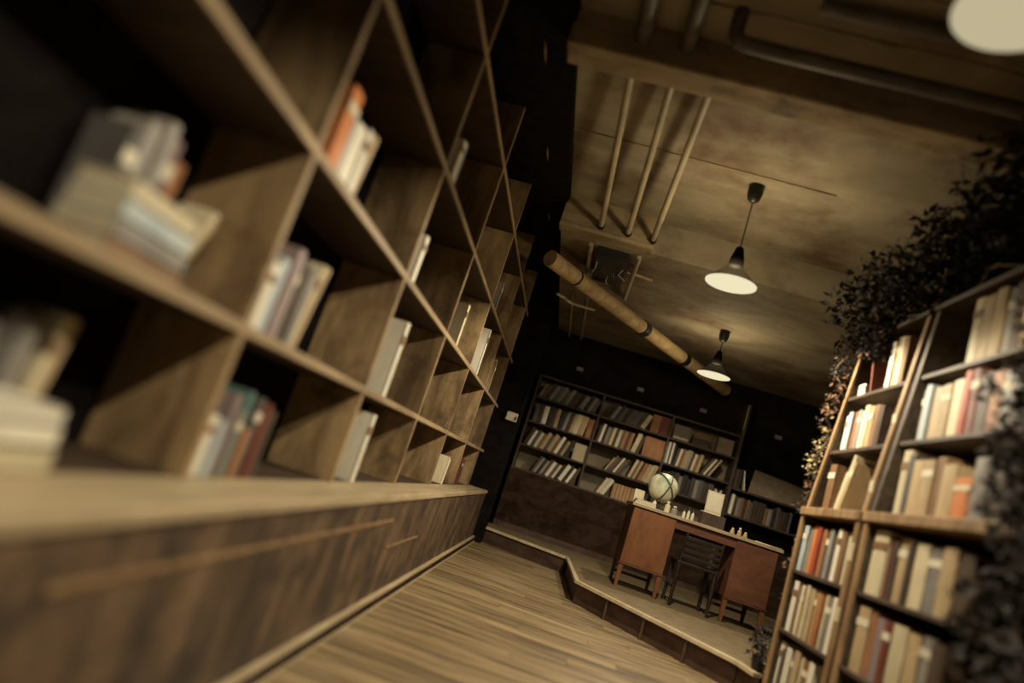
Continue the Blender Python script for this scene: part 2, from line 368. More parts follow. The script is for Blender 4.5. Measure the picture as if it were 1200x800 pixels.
# low stacks lying flat
def flat_stack(x, y, z, specs, where, rz=0):
    for i, (sx, sy, t, c, r) in enumerate(specs):
        mb = MB(); ct = .0035
        mb.box(-sx/2, sx/2, -sy/2, sy/2, 0, ct).box(-sx/2, sx/2, -sy/2, sy/2, t-ct, t).box(sx/2-.006, sx/2, -sy/2, sy/2, 0, t)
        o = mb.build('book', bmat(c)); o.location = (x, y, z+.0003); o.rotation_euler = (0, 0, r)
        MB().box(-sx/2+.005, sx/2-.005, -sy/2+.004, sy/2-.004, ct*.9, t-ct*.9).build('pages', PAGE, o)
        tag(o, f'{c} book lying flat, {ORD[i]} from bottom, {where}', 'book', 'flat book stacks'); z += t+.0003
flat_stack(-.985, 1.13, .58, [(.14, .24, .05, 'cream', 0), (.135, .23, .04, 'white', 0), (.13, .22, .035, 'white', 0)], 'stacked on the ledge')
flat_stack(-.985, 1.27, 1.0045, [(.14, .25, .03, 'brown', 0), (.14, .24, .04, 'grey', 0), (.135, .23, .04, 'pale blue', 0), (.13, .22, .04, 'cream', 0)], 'stacked on first shelf board')

# ------------------------------------------------------------------ back bookcase with base panel
YB = 8.95
bb = thing('back_bookcase', (.75, YB, .18), 'dark built-in bookcase of three bays above a brown base panel on the back wall', 'bookcase')
og = (.75, YB, .18)
BZ = [.94, 1.25, 1.57, 1.90, 2.19]; BX = [-.60, .28, 1.21, 2.09]; BT = .026
for bx in BX[:3]: box('upright', CASEWOOD, (bx-BT/2, bx+BT/2, YB, YW, .92, 2.2), bb, og)
box('tall_upright', CASEWOOD, (BX[3]-.02, BX[3]+.02, YB-.02, YW, .18, 2.62), bb, og)
MB().box(BX[3]-.021, BX[3]-.008, YB-.024, YB-.018, 2.28, 2.6).build('lit_edge', PIPE, bb, og)  # pale strip painted in for the lit upper edge of the upright
for i in range(3):
    for z in BZ: box('shelf_board', CASEWOOD, (BX[i]+BT/2, BX[i+1]-BT/2, YB+.005, YW, z-.011, z+.011), bb, og)
    for r in range(4):
        box('back_panel', PANEL, (BX[i]+BT/2, BX[i+1]-BT/2, YW-.02, YW-.012, BZ[r]+.011, BZ[r+1]-.011), bb, og)
box('base_panel', PANELDK, (-.62, BX[3]-.022, YB-.01, YW, .18, .925), bb, og)
box('base_skirting', RISER, (-.62, BX[3]-.022, YB-.03, YB-.01, .18, .25), bb, og)
PB = ['column bay', 'middle bay', 'globe bay']; PR = ['bottom row', 'second row', 'third row', 'top row']
def brow(bay, r, specs, align='left', off=0.0, fill=None):
    off += .002
    st = (BX[bay]+BT/2+off, YB+.01, BZ[r]+.011)
    row(st, 0, BX[bay+1]-BX[bay]-BT-off-(.008 if bay == 2 else 0), specs, f'{PR[r]}, {PB[bay]} of back bookcase', 'column side', 'books in the back bookcase', align, .03, False, .2, fill)
DKC = ['dark brown', 'black', 'dark grey', 'brown', 'black', 'dark brown']; MIX = ['cream', 'dark brown', 'white', 'black', 'tan', 'grey', 'dark brown', 'tan', 'brown']
PALE = ['cream', 'white', 'tan', 'grey']
def alt(n, a, b, lean, tr, hr, seed):
    r = random.Random(seed); return [(r.uniform(*tr), r.uniform(*hr), r.choice(a) if i % 2 else r.choice(b), lean) for i in range(n)]
brow(0, 0, alt(13, PALE, DKC, 20, (.02, .034), (.20, .24), 1), 'right', fill=0.74)
brow(0, 1, alt(13, PALE, DKC, 16, (.02, .034), (.20, .25), 2)+[(.17, .22, 'cream', 0, .0, .05)], 'right', fill=0.97)
brow(0, 2, [(.04, .24, 'dark grey', 0, .02), (.05, .25, 'dark brown', 0), (.045, .24, 'white', 0), (.05, .26, 'black', 0), (.03, .24, 'dark brown', 0), (.035, .25, 'tan', 0), (.05, .24, 'black', 6), (.03, .25, 'grey', 6), (.04, .26, 'dark brown', 6), (.03, .25, 'tan', 6), (.05, .26, 'cream', 6), (.06, .26, 'tan', 6), (.09, .25, 'rust', 0)], 'right', fill=0.97)
brow(0, 3, alt(15, ['dark grey', 'dark brown', 'grey', 'brown'], DKC, 18, (.025, .04), (.19, .23), 4), 'right', fill=0.97)
brow(1, 0, [(.03, .23, 'cream', 22, .22), (.03, .24, 'cream', 22), (.03, .23, 'white', 22)]+[(.0195, .19, 'tan' if i % 2 else 'rust', 0) for i in range(18)], 'left', fill=0.9)
brow(1, 1, [(.015, .2, 'cream', 24, .12)]+alt(7, ['dark grey', 'white'], DKC, 24, (.02, .03), (.21, .24), 6)+[(.035, .25, 'cream', 14), (.03, .25, 'brown', 14), (.03, .25, 'tan', 14), (.03, .24, 'dark brown', 14), (.05, .24, 'rust', 14), (.05, .24, 'tan', 14), (.03, .25, 'cream', 14), (.04, .25, 'tan', 14)], 'right', fill=0.86)
brow(1, 2, alt(12, ['white', 'cream', 'rust', 'grey'], DKC, 5, (.02, .03), (.22, .25), 7)+[(.035, .26, 'cream', 10), (.028, .24, 'dark brown', 10), (.26, .26, 'rust', 0, 0, .06)], 'right', fill=0.97)
brow(1, 3, alt(10, ['grey', 'dark grey', 'cream'], DKC, 20, (.024, .036), (.2, .23), 8)+[(.11, .23, 'rust', 0, 0, .06), (.13, .235, 'dark red', 0, 0, .06)], 'right', fill=0.9)
brow(2, 1, alt(12, ['dark grey', 'black', 'dark brown'], ['black', 'dark brown', 'grey'], 0, (.024, .034), (.2, .25), 9)+[(.012, .2, 'white', 8), (.02, .2, 'black', 8), (.012, .2, 'white', 8)], 'left', .03, fill=0.95)
brow(2, 2, [(.02, .27, 'grey', 0), (.02, .28, 'white', 0), (.02, .28, 'dark grey', 0), (.022, .28, 'white', 0), (.025, .27, 'black', 0)]+alt(10, ['tan', 'cream', 'grey'], ['brown', 'tan', 'dark brown'], 6, (.026, .036), (.22, .25), 10)+[(.03, .25, 'dark brown', 26), (.025, .26, 'cream', 26), (.02, .26, 'black', 26), (.025, .27, 'tan', 26)], 'left', fill=0.85)
# boxes on the top row of the globe bay
def obox(name, b, m_, label, cat, lid=None):
    ogn = ((b[0]+b[1])/2, (b[2]+b[3])/2, b[4])
    o = MB().box(*b).build(name, m_, None, ogn, bevel=.004)
    tag(o, label, cat)
    return o
z0 = BZ[3]+.0115
bo = obox('cardboard_folder', (1.26, 1.47, YB+.08, YB+.12, z0, z0+.2), mat('grey_board', (.20, .18, .14), (.27, .24, .19), (9, 9, 9), .8, 0), 'pale grey upright folder on top row of the globe bay', 'folder')
MB().box(1.27, 1.46, YB+.076, YB+.08, z0+.02, z0+.045).build('white_edge', PAPER, bo, ((1.26+1.47)/2, YB+.10, z0))
ch = thing('arched_chest', (1.63, YB+.12, z0), 'small dark chest with rounded lid on top row of globe bay', 'chest')
MB().box(1.51, 1.75, YB+.05, YB+.2, z0, z0+.1).build('chest_body', bmat('dark brown'), ch, (1.63, YB+.12, z0), bevel=.004)
mb = MB(); pr = []
for j in range(11):
    a = math.pi*j/10; pr.append((1.63-.12*math.cos(a), .1+.085*math.sin(a)))
vs = [(x, YB+.05, z0+z) for x, z in pr]+[(x, YB+.2, z0+z) for x, z in pr]
mb.add(vs, [tuple(range(11)), tuple(range(11, 22))[::-1]]+[(i, (i+1) % 11, 11+(i+1) % 11, 11+i) for i in range(11)])
mb.build('chest_lid', bmat('brown'), ch, (1.63, YB+.12, z0))
obox('storage_box', (1.83, 2.03, YB+.05, YB+.2, z0, z0+.2), mat('taupe_board', (.24, .185, .13), (.31, .24, .17), (9, 9, 9), .8, 0), 'taupe storage box beside the tall upright on the top row', 'box')
# bay to the right of the tall upright
bs = thing('side_shelf', (2.6, YB, .18), 'dark low shelf right of the tall upright with a sloped display board', 'shelf')
og = (2.6, YB, .18)
box('base_panel', PANELDK, (2.112, 3.28, YB-.01, YW, .18, .925), bs, og)
box('shelf_board', CASEWOOD, (2.11, 3.28, YB, YW, 1.19, 1.215), bs, og); box('shelf_board', CASEWOOD, (2.11, 3.28, YB, YW, 1.52, 1.545), bs, og)
box('end_upright', CASEWOOD, (3.25, 3.28, YB, YW, .925, 1.9), bs, og)
MB().add([(2.33, YB+.02, 1.545), (3.2, YB+.02, 1.545), (3.2, YB+.2, 1.80), (2.40, YB+.2, 1.86), (2.33, YB+.04, 1.545), (3.2, YB+.04, 1.545), (3.2, YB+.22, 1.80), (2.40, YB+.22, 1.86)],
         [(0, 1, 2, 3), (7, 6, 5, 4), (0, 4, 5, 1), (1, 5, 6, 2), (2, 6, 7, 3), (3, 7, 4, 0)]).build('sloped_board', PANEL, bs, og)
row((2.13, YB+.01, 1.2155), 0, 1.1, [(.035, .25, 'white', 0, .03)]+alt(18, ['dark grey', 'grey', 'dark brown'], DKC, 0, (.03, .05), (.2, .26), 12), 'side shelf right of tall upright', 'tall upright', 'books on the side shelf', 'left', .02, False)
row((2.13, YB+.01, 1.5455), 0, .6, [(.05, .24, 'dark brown', 0), (.045, .25, 'black', 0), (.012, .25, 'white', -12, .0)], 'upper board of side shelf', 'tall upright', 'books on the side shelf', 'left', .02, False)
# small plates on the wall above each bay
for lx, lz in ((-.14, 2.47), (.72, 2.445), (1.59, 2.42), (2.61, 2.37)):
    o = MB().box(lx-.045, lx+.045, YW-.03, YW, lz-.025, lz+.025).box(lx-.035, lx+.035, YW-.034, YW-.03, lz-.012, lz+.012).build('name_plate', bmat('grey'), None, (lx, YW, lz), bevel=.003)
    nm = {-.14: 'column bay', .72: 'middle bay', 1.59: 'globe bay', 2.61: 'side shelf'}[lx]
    tag(o, f'small grey plate on the dark wall above the {nm}', 'plate', 'plates above the back bookcase')
# switch box on the dark column
sw = thing('switch_box', (-.71, 8.0, 1.47), 'small white switch box on the dark column beside wall shelf', 'switch')
MB().box(-.78, -.65, 7.965, 8.001, 1.42, 1.52).build('cover_plate', PAPER, sw, (-.71, 8.0, 1.47), bevel=.004)
MB().box(-.675, -.655, 7.955, 7.967, 1.44, 1.48).build('rocker', BLACK, sw, (-.71, 8.0, 1.47))

# ------------------------------------------------------------------ platform
PH = .18
pf = thing('platform', (1.4, 6.6, 0), 'low wooden stage with angled front edge under the desk', 'platform')
og = (1.4, 6.6, 0)
A, B, Cc, Dd, E_ = (-.70, 8.20), (.34, 7.82), (.39, 6.03), (1.40, 4.72), (1.455, 4.5)
edge = [A, B, Cc, Dd, E_]
poly = edge+[(3.29, 4.47), (3.29, 8.915), (-.70, 8.915)]
MB().prism(poly, PH-.02, PH).build('deck', DECK, pf, og)
def inset(p, q, d):
    dx, dy = q[0]-p[0], q[1]-p[1]; l = math.hypot(dx, dy); return (-dy/l*d, dx/l*d)
for i in range(4):
    p, q = edge[i], edge[i+1]; n = inset(p, q, .03)
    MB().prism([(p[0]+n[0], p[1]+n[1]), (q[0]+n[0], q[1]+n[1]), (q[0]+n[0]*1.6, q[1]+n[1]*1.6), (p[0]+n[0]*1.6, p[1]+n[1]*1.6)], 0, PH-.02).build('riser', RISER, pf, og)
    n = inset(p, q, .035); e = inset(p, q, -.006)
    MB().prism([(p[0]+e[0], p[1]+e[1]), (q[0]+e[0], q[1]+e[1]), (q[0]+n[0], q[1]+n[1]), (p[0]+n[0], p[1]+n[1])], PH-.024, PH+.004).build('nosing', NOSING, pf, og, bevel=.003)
for tt in (.25, .5, .75):
    px, py = Cc[0]+(Dd[0]-Cc[0])*tt, Cc[1]+(Dd[1]-Cc[1])*tt; n = inset(Cc, Dd, .031)
    MB().tube([(px+n[0]*.5, py+n[1]*.5, .0), (px+n[0]*.5, py+n[1]*.5, PH-.02)], .012, 8).build('riser_batten', RISER, pf, og)

# ------------------------------------------------------------------ desk
dk = thing('desk', (1.43, 6.9, PH), 'orange-brown two-pedestal desk with pale top on the stage', 'desk')
og = (1.43, 6.9, PH)
box('desk_top', DESKTOP, (.735, 2.14, 6.575, 7.2, .925, .955), dk, og, bevel=.004)
for x0, x1, fm in ((.76, 1.165, DESKW), (1.73, 2.11, DESKW2)):
    p = MB().box(x0, x1, 6.61, 7.17, .40, .925).build('pedestal', DESKW2, dk, og, bevel=.003)
    MB().box(x0+.004, x1-.004, 6.6, 6.612, .404, .915).build('front_panel', fm, p, og, bevel=.002)
    MB().box(x0-.004, x1+.004, 6.595, 6.615, .39, .402).build('bottom_rail', DESKW2, p, og)
    for lx in (x0+.022, x1-.022):
        for ly in (6.63, 7.14):
            MB().taper((lx+(.0 if lx < x0+.1 else 0), ly, PH), (.013, .013), (lx, ly, .40), (.022, .022)).build('leg', DESKW if ly < 7 else DESKW2, dk, og)
    MB().box(x0+.03, x1-.03, 7.13, 7.15, .26, .285).build('stretcher', DESKW2, dk, og)
box('apron', DESKW2, (1.165, 1.73, 6.62, 6.64, .84, .925), dk, og)
box('modesty_rail', DESKW2, (1.165, 1.73, 7.12, 7.14, .80, .925), dk, og)

# chair in the kneehole
chx, chy = 1.44, 6.54
ch = thing('desk_chair', (chx, chy, PH), 'dark wooden slat-back chair pushed into the desk kneehole', 'chair')
og = (chx, chy, PH)
box('seat', CHAIRW, (chx-.19, chx+.19, chy, chy+.38, .555, .585), ch, og, bevel=.008)
for sx in (-1, 1):
    MB().taper((chx+sx*.17, chy+.36, PH), (.014, .014), (chx+sx*.165, chy+.35, .56), (.018, .018)).build('leg', CHAIRW, ch, og)
    MB().tube([(chx+sx*.17, chy+.0, PH), (chx+sx*.165, chy+.02, .56), (chx+sx*.165, chy-.02, .83)], [.014, .018, .014], 8).build('back_leg', CHAIRW, ch, og)
    MB().tube([(chx+sx*.168, chy+.01, .34), (chx+sx*.168, chy+.355, .34)], .010, 8).build('stretcher', CHAIRW, ch, og)
for z in (.80, .745, .69, .635):
    MB().box(chx-.165, chx+.165, chy-.025, chy-.005, z-.018, z+.014).build('back_slat', CHAIRW, ch, og, bevel=.004)

# ---- things on the desk
ZT = .9553
gl = thing('desk_globe', (1.0, 6.85, ZT), 'cream globe with dark meridian ring standing on the desk', 'globe')
og = (1.0, 6.85, ZT); gc = Vector((1.0, 6.85, ZT+.215)); gr = .142
mb = MB(); n = 28
mb.lathe([(max(.002, gr*math.sin(math.pi*i/16)), -gr*math.cos(math.pi*i/16)) for i in range(17)], gc, n)
mb.build('sphere', GLOBEM, gl, og, smooth=True)
def ring(c, r, w_, ax, n=40):
    ax = Vector(ax).normalized(); a = ax.cross(Vector((0, 1, .3))).normalized(); b = ax.cross(a)
    return [tuple(c+(a*math.cos(2*math.pi*i/n)+b*math.sin(2*math.pi*i/n))*r) for i in range(n+1)]
MB().tube(ring(gc, gr+.006, 0, (.75, .35, .55)), .008, 8).build('meridian_ring', BRASSDK, gl, og, smooth=True)
MB().tube(ring(gc, gr+.004, 0, (.92, .2, -.35)), .006, 8).build('horizon_ring', BRASSDK, gl, og, smooth=True)
MB().lathe([(.075, 0), (.075, .012), (.03, .022), (.014, .04), (.014, .075)], (1.0, 6.85, ZT), 20).build('stand', BRASSDK, gl, og, smooth=False)
def bottle(x, y, h, r, m_, label, name='bottle', cat='bottle'):
    t = thing(name, (x, y, ZT), label, cat)
    MB().lathe([(r*.95, 0), (r, .004), (r, h*.6), (r*.45, h*.75), (r*.42, h*.86)], (x, y, ZT), 14).build('body', m_, t, (x, y, ZT), smooth=False)
    MB().lathe([(r*.55, h*.85), (r*.55, h), (r*.3, h+.002)], (x, y, ZT), 12).build('cap', BRASSDK if m_ is PAPER else PAPER, t, (x, y, ZT))
bottle(.93, 6.64, .085, .02, PAPER, 'small white bottle before the globe near stacked papers')
bottle(1.055, 6.64, .10, .026, bmat('cream'), 'squat cream jar before the globe', 'jar', 'jar')
bottle(1.125, 6.65, .075, .03, bmat('grey'), 'wide grey jar between cream jar and thin bottles', 'jar', 'jar')
for i, (bx_, hh) in enumerate(((1.215, .075), (1.255, .095), (1.295, .085))):
    bottle(bx_, 6.64, hh, .014, PAPER, ['thin white bottle beside the grey jar', 'tallest of three thin white bottles on desk', 'thin white bottle beside the dark file box'][i])
for i, (sx, sy, t_) in enumerate(((.20, .15, .022), (.18, .14, .018))):
    zz = ZT+sum((.022, .018)[:i])
    o = MB().box(-sx/2, sx/2, -sy/2, sy/2, 0, .003).box(-sx/2, sx/2, -sy/2, sy/2, t_-.003, t_).box(-sx/2, sx/2, sy/2-.004, sy/2, 0, t_).build('book', PAPER)
    MB().box(-sx/2+.003, sx/2-.003, -sy/2+.003, sy/2-.003, .002, t_-.002).build('pages', PAGE, o)
    o.location = (.85, 6.68, zz); o.rotation_euler = (0, 0, .06*i)
    tag(o, ['white book lying flat at the desk corner under another', 'white book lying on top of another at desk corner'][i], 'book')
o = MB().add([(-.05, -.02, 0), (.05, -.02, 0), (.05, 0, .13), (-.05, 0, .13), (-.05, .05, 0), (.05, .05, 0), (.05, .004, .13), (-.05, .004, .13), (-.05, .0463, 0), (.05, .0463, 0), (.05, -.0163, 0), (-.05, -.0163, 0)],
             [(0, 1, 2, 3), (5, 4, 7, 6), (3, 2, 6, 7), (0, 3, 11), (3, 8, 11), (3, 7, 4, 8), (1, 10, 2), (2, 10, 9), (2, 9, 5, 6), (0, 11, 10, 1), (4, 5, 9, 8), (11, 8, 9, 10)]).build('folded_card', bmat('cream'), None, (0, 0, 0))
o.location = (.80, 6.86, ZT); o.rotation_euler = (0, 0, .25); tag(o, 'folded cream card standing at the desk end by stacked books', 'card')
fb = thing('file_box', (1.5, 6.78, ZT), 'dark open file box with papers on the desk', 'box')
MB().box(1.39, 1.61, 6.70, 6.86, ZT, ZT+.115).build('box_body', bmat('dark brown'), fb, (1.5, 6.78, ZT), bevel=.003)
MB().box(1.385, 1.54, 6.695, 6.80, ZT+.115, ZT+.123).build('paper_sheaf', PAPER, fb, (1.5, 6.78, ZT))
pc = thing('picture_frame', (1.52, 6.90, ZT), 'pale framed card standing behind the file box', 'frame')
pc.rotation_euler = (-.12, 0, 0)
MB().box(1.44, 1.60, 6.895, 6.905, ZT, ZT+.34).build('frame_board', bmat('cream'), pc, (1.52, 6.90, ZT), bevel=.002)
MB().box(1.455, 1.585, 6.892, 6.896, ZT+.15, ZT+.325).build('card_print', PAPER, pc, (1.52, 6.90, ZT))
for i, fx in enumerate((1.68, 1.745, 1.80)):
    f = thing('figurine', (fx, 6.66, ZT), ['small seated tan figurine next to the file box', 'taller tan figurine between two others', 'small tan figurine farthest from the file box'][i], 'figurine')
    hh = (.055, .075, .05)[i]
    MB().lathe([(.022, 0), (.024, .006), (.017, hh*.35), (.019, hh*.55), (.009, hh*.72)], (fx, 6.66, ZT), 12).build('body', bmat('tan'), f, (fx, 6.66, ZT), smooth=True)
    MB().lathe([(.003, hh*.68), (.012, hh*.78), (.013, hh*.9), (.004, hh)], (fx, 6.66, ZT), 12).build('head', bmat('cream'), f, (fx, 6.66, ZT), smooth=True)
o = MB().box(-.06, .06, -.04, .04, 0, .006).build('note_pad', PAPER, None); o.location = (1.96, 6.63, ZT); o.rotation_euler = (0, 0, .1); tag(o, 'white note pad lying at desk front over dark pedestal', 'note pad')
o = MB().box(-.05, .05, -.04, .04, 0, .008).build('envelope', bmat('grey'), None); o.location = (2.08, 6.65, ZT); o.rotation_euler = (0, 0, -.1); tag(o, 'grey envelope lying at the desk end near the garland', 'envelope')

# ------------------------------------------------------------------ pendant lamps
DISC = emis('lamp_diffuser_glow', (.90, .80, .52), .345)
DISC3 = emis('lamp_diffuser_dim_glow', (.52, .45, .28), .355)
SHADE = D.materials.new('translucent_shade'); SHADE.use_nodes = True
nt = SHADE.node_tree; nt.nodes.clear()
_o = nt.nodes.new('ShaderNodeOutputMaterial'); _mx = nt.nodes.new('ShaderNodeMixShader'); _tr = nt.nodes.new('ShaderNodeBsdfTransparent'); _gl = nt.nodes.new('ShaderNodeBsdfPrincipled')
_tr.inputs[0].default_value = (.9, .85, .7, 1); _gl.inputs['Base Color'].default_value = (.003, .0028, .0024, 1); _gl.inputs['Specular IOR Level'].default_value = 0; _gl.inputs['Roughness'].default_value = 1
_mx.inputs[0].default_value = .45
nt.links.new(_tr.outputs[0], _mx.inputs[1]); nt.links.new(_gl.outputs[0], _mx.inputs[2]); nt.links.new(_mx.outputs[0], _o.inputs[0])
def pendant(x, y, ztop, zdisc, label, r=.172, disc=None, down=60, up=20):
    t = thing('pendant_lamp', (x, y, ztop), label, 'lamp', 'row of pendant lamps'); og = (x, y, ztop)
    c = MB().lathe([(.035, -.002), (.048, -.002), (.052, -.02), (.052, -.06), (.040, -.105), (.018, -.125), (.006, -.128)], og, 20).build('canopy', BLACK, t, og, smooth=True)
    zn = zdisc+.26-ztop
    MB().tube([(x, y, ztop-.12), (x, y, ztop+zn)], .0045, 8).build('cord', BLACK, t, og)
    MB().lathe([(.010, zn+.01), (.024, zn), (.032, zn-.03), (.045, zn-.08), (.052, zn-.135)], og, 20).build('neck', BLACKMATTE, t, og, smooth=True)
    zd = zdisc-ztop
    MB().lathe([(.052, zn-.135), (.085, zd+.085), (.130, zd+.04), (r, zd), (r+.003, zd-.004)], og, 32, closed=False).build('shade', SHADE, t, og, smooth=True)
    d = MB().lathe([(.001, zd+.002), (r-.003, zd+.002), (r-.003, zd-.003), (.001, zd-.003)], og, 36, closed=False).build('diffuser', disc, t, og)
    for nm, zz, pw, rad in (('lamp_down_light', zdisc-.035, down, .03), ('lamp_up_light', zdisc+.06, up, .10)):
        if not pw: continue
        l = D.lights.new(nm, 'SPOT' if zz < zdisc else 'POINT')
        if zz < zdisc: l.spot_size = math.radians(159); l.spot_blend = .2
        l.energy = pw; l.color = LAMP_COL; l.shadow_soft_size = rad
        lo = D.objects.new(nm, l); col.objects.link(lo); lo.location = (0, 0, zz-ztop); lo.parent = t
    return t
pendant(.72, 4.44, ZC, 2.475, 'black pendant lamp with glowing disc hanging over the aisle', disc=DISC, down=86, up=22)
pendant(1.22, 7.06, ZC3, 2.43, 'black pendant lamp with glowing disc hanging over the desk', disc=DISC, down=26, up=12)
pendant(.87, 1.80, ZC, 2.53, 'dimmer pendant lamp hanging over the near bookcase', disc=DISC3, down=40, up=.5)
pendant(.55, -.84, ZC, 2.53, 'pendant lamp hanging at the entrance end of the aisle', disc=DISC3, down=75, up=.5)

# ------------------------------------------------------------------ ceiling pipes
def pipe_thing(name, pts, r, m_, label, cat, group=None, clamps=(), n=14):
    og = tuple(pts[0]); t = thing(name, og, label, cat, group)
    MB().tube(pts, r, n).build('tube', m_, t, og, smooth=False)
    for p, d, rr, w_ in clamps:
        p = Vector(p); d = Vector(d).normalized()
        MB().tube([p-d*w_, p+d*w_], rr, n).build('collar', BLACK if rr < .2 else m_, t, og)
    return t
XS = (-.26, -.03, .18)
for i, x in enumerate(XS):
    pipe_thing('ceiling_pipe', [(x, 3.28, 3.135), (x, 5.39, 2.99)], .023, PIPE,
               ['painted pipe under the bright ceiling nearest the black soffit', 'painted middle pipe of three under the bright ceiling', 'painted pipe under the bright ceiling nearest the pendant lamp'][i], 'pipe', 'three painted ceiling pipes',
               [((x, 5.36, 2.992), (0, 1, 0), .030, .025)])
for i, (x, r) in enumerate(((-.23, .045), (-.005, .04))):
    pipe_thing('ceiling_pipe', [(x, -.5, 3.12), (x, 3.11, 3.12)], r, DUCT, ['thick dark pipe ending on the concrete beam near soffit', 'thinner dark pipe ending on the concrete beam beside elbow duct'][i], 'pipe', 'dark ceiling pipes')
el = [(.19, 2.86, ZC+.01), (.19, 2.86, 3.10), (.195, 2.855, 3.06), (.215, 2.85, 3.035), (.25, 2.85, 3.028), (.34, 2.85, 3.025), (2.01, 2.85, 3.025)]
pipe_thing('elbow_duct', el, .036, DUCT, 'dark round duct with elbow running beside the concrete beam', 'duct')
pipe_thing('cross_pipe', [(.5, 2.66, 3.15), (2.01, 2.66, 3.15)], .03, DUCT, 'thin dark pipe running across the near ceiling bay', 'pipe')
# thick tan pipe crossing under the slab
p0, p1 = Vector((-.62, 5.72, 2.72)), Vector((1.75, 9.0, 2.72)); dv = (p1-p0).normalized()
pipe_thing('tan_pipe', [p0, p1], .075, LOG, 'thick tan wrapped pipe crossing diagonally under the ceiling', 'pipe', None,
           [(p0+dv*.42, dv, .079, .012), (p0+dv*1.75, dv, .083, .05), (p0+dv*2.75, dv, .083, .05)], 20)
for i, x in enumerate((-.30, .12)):
    pipe_thing('ceiling_pipe', [(x, 5.53, 2.875), (x, 6.5+.3*i, 2.875), (x, 6.55+.3*i, 2.89), (x, 6.57+.3*i, ZC3+.01)], .02, PIPE, ['thin pale pipe passing behind the black recess box near soffit', 'thin pale pipe beyond beam on the lamp side of recess box'][i], 'pipe')
for i, x in enumerate((-.42, -.25)):
    pipe_thing('ceiling_pipe', [(x, 7.2, 2.88), (x, 9.27, 2.88)], .016, PIPE, ['thin pipe running to back wall closest to soffit', 'thin pipe running to back wall under the tan pipe'][i], 'pipe')
pipe_thing('white_conduit', [(-.56, 6.85, 2.74), (-.48, 6.92, 2.74), (-.44, 6.93, 2.72), (-.38, 6.98, 2.72), (-.14, 7.02, 2.73)], .014, PAPER, 'bent white conduit sticking out below the thick tan pipe', 'conduit')
cb = thing('recess_box', (-.12, 5.95, ZC3), 'black box with loose wires standing in for a dark recess in the ceiling slab', 'recess box')  # black block stands in for the dark opening where the pipes enter
og = (-.12, 5.95, ZC3)
MB().box(-.24, .04, 5.62, 6.3, ZC3-.10, ZC3).build('recess_block', BLACK, cb, og, bevel=.006)
r_ = random.Random(3)
for i in range(7):
    x = -.22+.04*i; y_ = 5.64+r_.uniform(0, .5)
    MB().tube([(x, y_, ZC3-.09), (x+r_.uniform(-.03, .03), y_+.02, ZC3-.15), (x+r_.uniform(-.05, .05), y_+.06, ZC3-.15-r_.uniform(.0, .05))], .006, 6).build('wire', bmat('grey') if i % 3 == 0 else BLACK, cb, og)
pipe_thing('stub_pipe', [(.06, 5.98, 2.88), (.30, 6.02, 2.88)], .014, LOG, 'short tan stub pipe beside the black recess box', 'pipe')

# ------------------------------------------------------------------ right bookcases
def RX(z): return 1.515+.105*(z-1.2)
def bookcase(y0, y1, label, tapes=()):
    t = thing('bookcase', (1.75, (y0+y1)/2, 0), label, 'bookcase'); og = (1.75, (y0+y1)/2, 0)
    XB_ = 1.97
    for yy in (y0, y1-.035):
        def raked(xo0, xo1, a, b):
            q = MB(); z_0, z_1 = 1.21, 2.32
            xs = ((RX(z_0)+xo0, RX(z_1)+xo0), (RX(z_0)+xo1 if xo1 is not None else XB_, RX(z_1)+xo1 if xo1 is not None else XB_))
            vs = [(xs[0][0], a, z_0), (xs[1][0], a, z_0), (xs[1][1], a, z_1), (xs[0][1], a, z_1), (xs[0][0], b, z_0), (xs[1][0], b, z_0), (xs[1][1], b, z_1), (xs[0][1], b, z_1)]
            return q.add(vs, [(0, 1, 2, 3), (7, 6, 5, 4), (0, 4, 5, 1), (1, 5, 6, 2), (2, 6, 7, 3), (3, 7, 4, 0)])
        s_ = MB().box(1.515, XB_, yy, yy+.035, 0, 1.165).build('lower_side', CASEWOOD, t, og)
        MB().box(1.5, 1.516, yy-.002, yy+.037, 0, 1.165).build('lower_stile', LIGHTSTILE, t, og, bevel=.002)
        raked(.015, None, yy, yy+.035).build('upper_side', CASEWOOD, t, og)
        raked(0, .016, yy-.002, yy+.037).build('upper_stile', LIGHTSTILE if tapes else CASEWOOD, t, og, bevel=.002)
    MB().box(1.49, XB_, y0-.01, y1+.01, 1.165, 1.213).build('counter_board', LIGHTSTILE, t, og, bevel=.004)
    for z in (.14, .485, .835): MB().box(1.51, XB_, y0+.035, y1-.035, z-.02, z).build('shelf_board', CASEWOOD, t, og, bevel=.002)
    for z in (1.59, 1.95): MB().box(RX(z)+.01, XB_, y0+.035, y1-.035, z-.022, z).build('shelf_board', CASEWOOD, t, og, bevel=.002)
    MB().box(1.62, XB_, y0, y1, 2.32, 2.345).build('top_board', CASEWOOD, t, og)
    MB().box(1.955, XB_, y0+.035, y1-.035, 0, 2.32).build('back_panel', CASEWOOD, t, og)
    for (x, yy, z, h) in tapes: MB().box(x-.003, x+.003, yy-.003, yy+.038, z, z+h).build('tape_patch', TAPE, t, og)
    return t
U1 = (3.64, 4.46); U2 = (2.25, 3.58)
bookcase(*U1, 'dark bookcase with worn light stiles and the dried flower garland', ((RX(1.35), U1[0], 1.32, .06), (RX(1.73), U1[0], 1.70, .05), (1.5, U1[0], .96, .09), (1.5, U1[0], .66, .07)))
bookcase(*U2, 'dark bookcase without tape patches standing next to the garlanded one')
RY = -math.pi/2
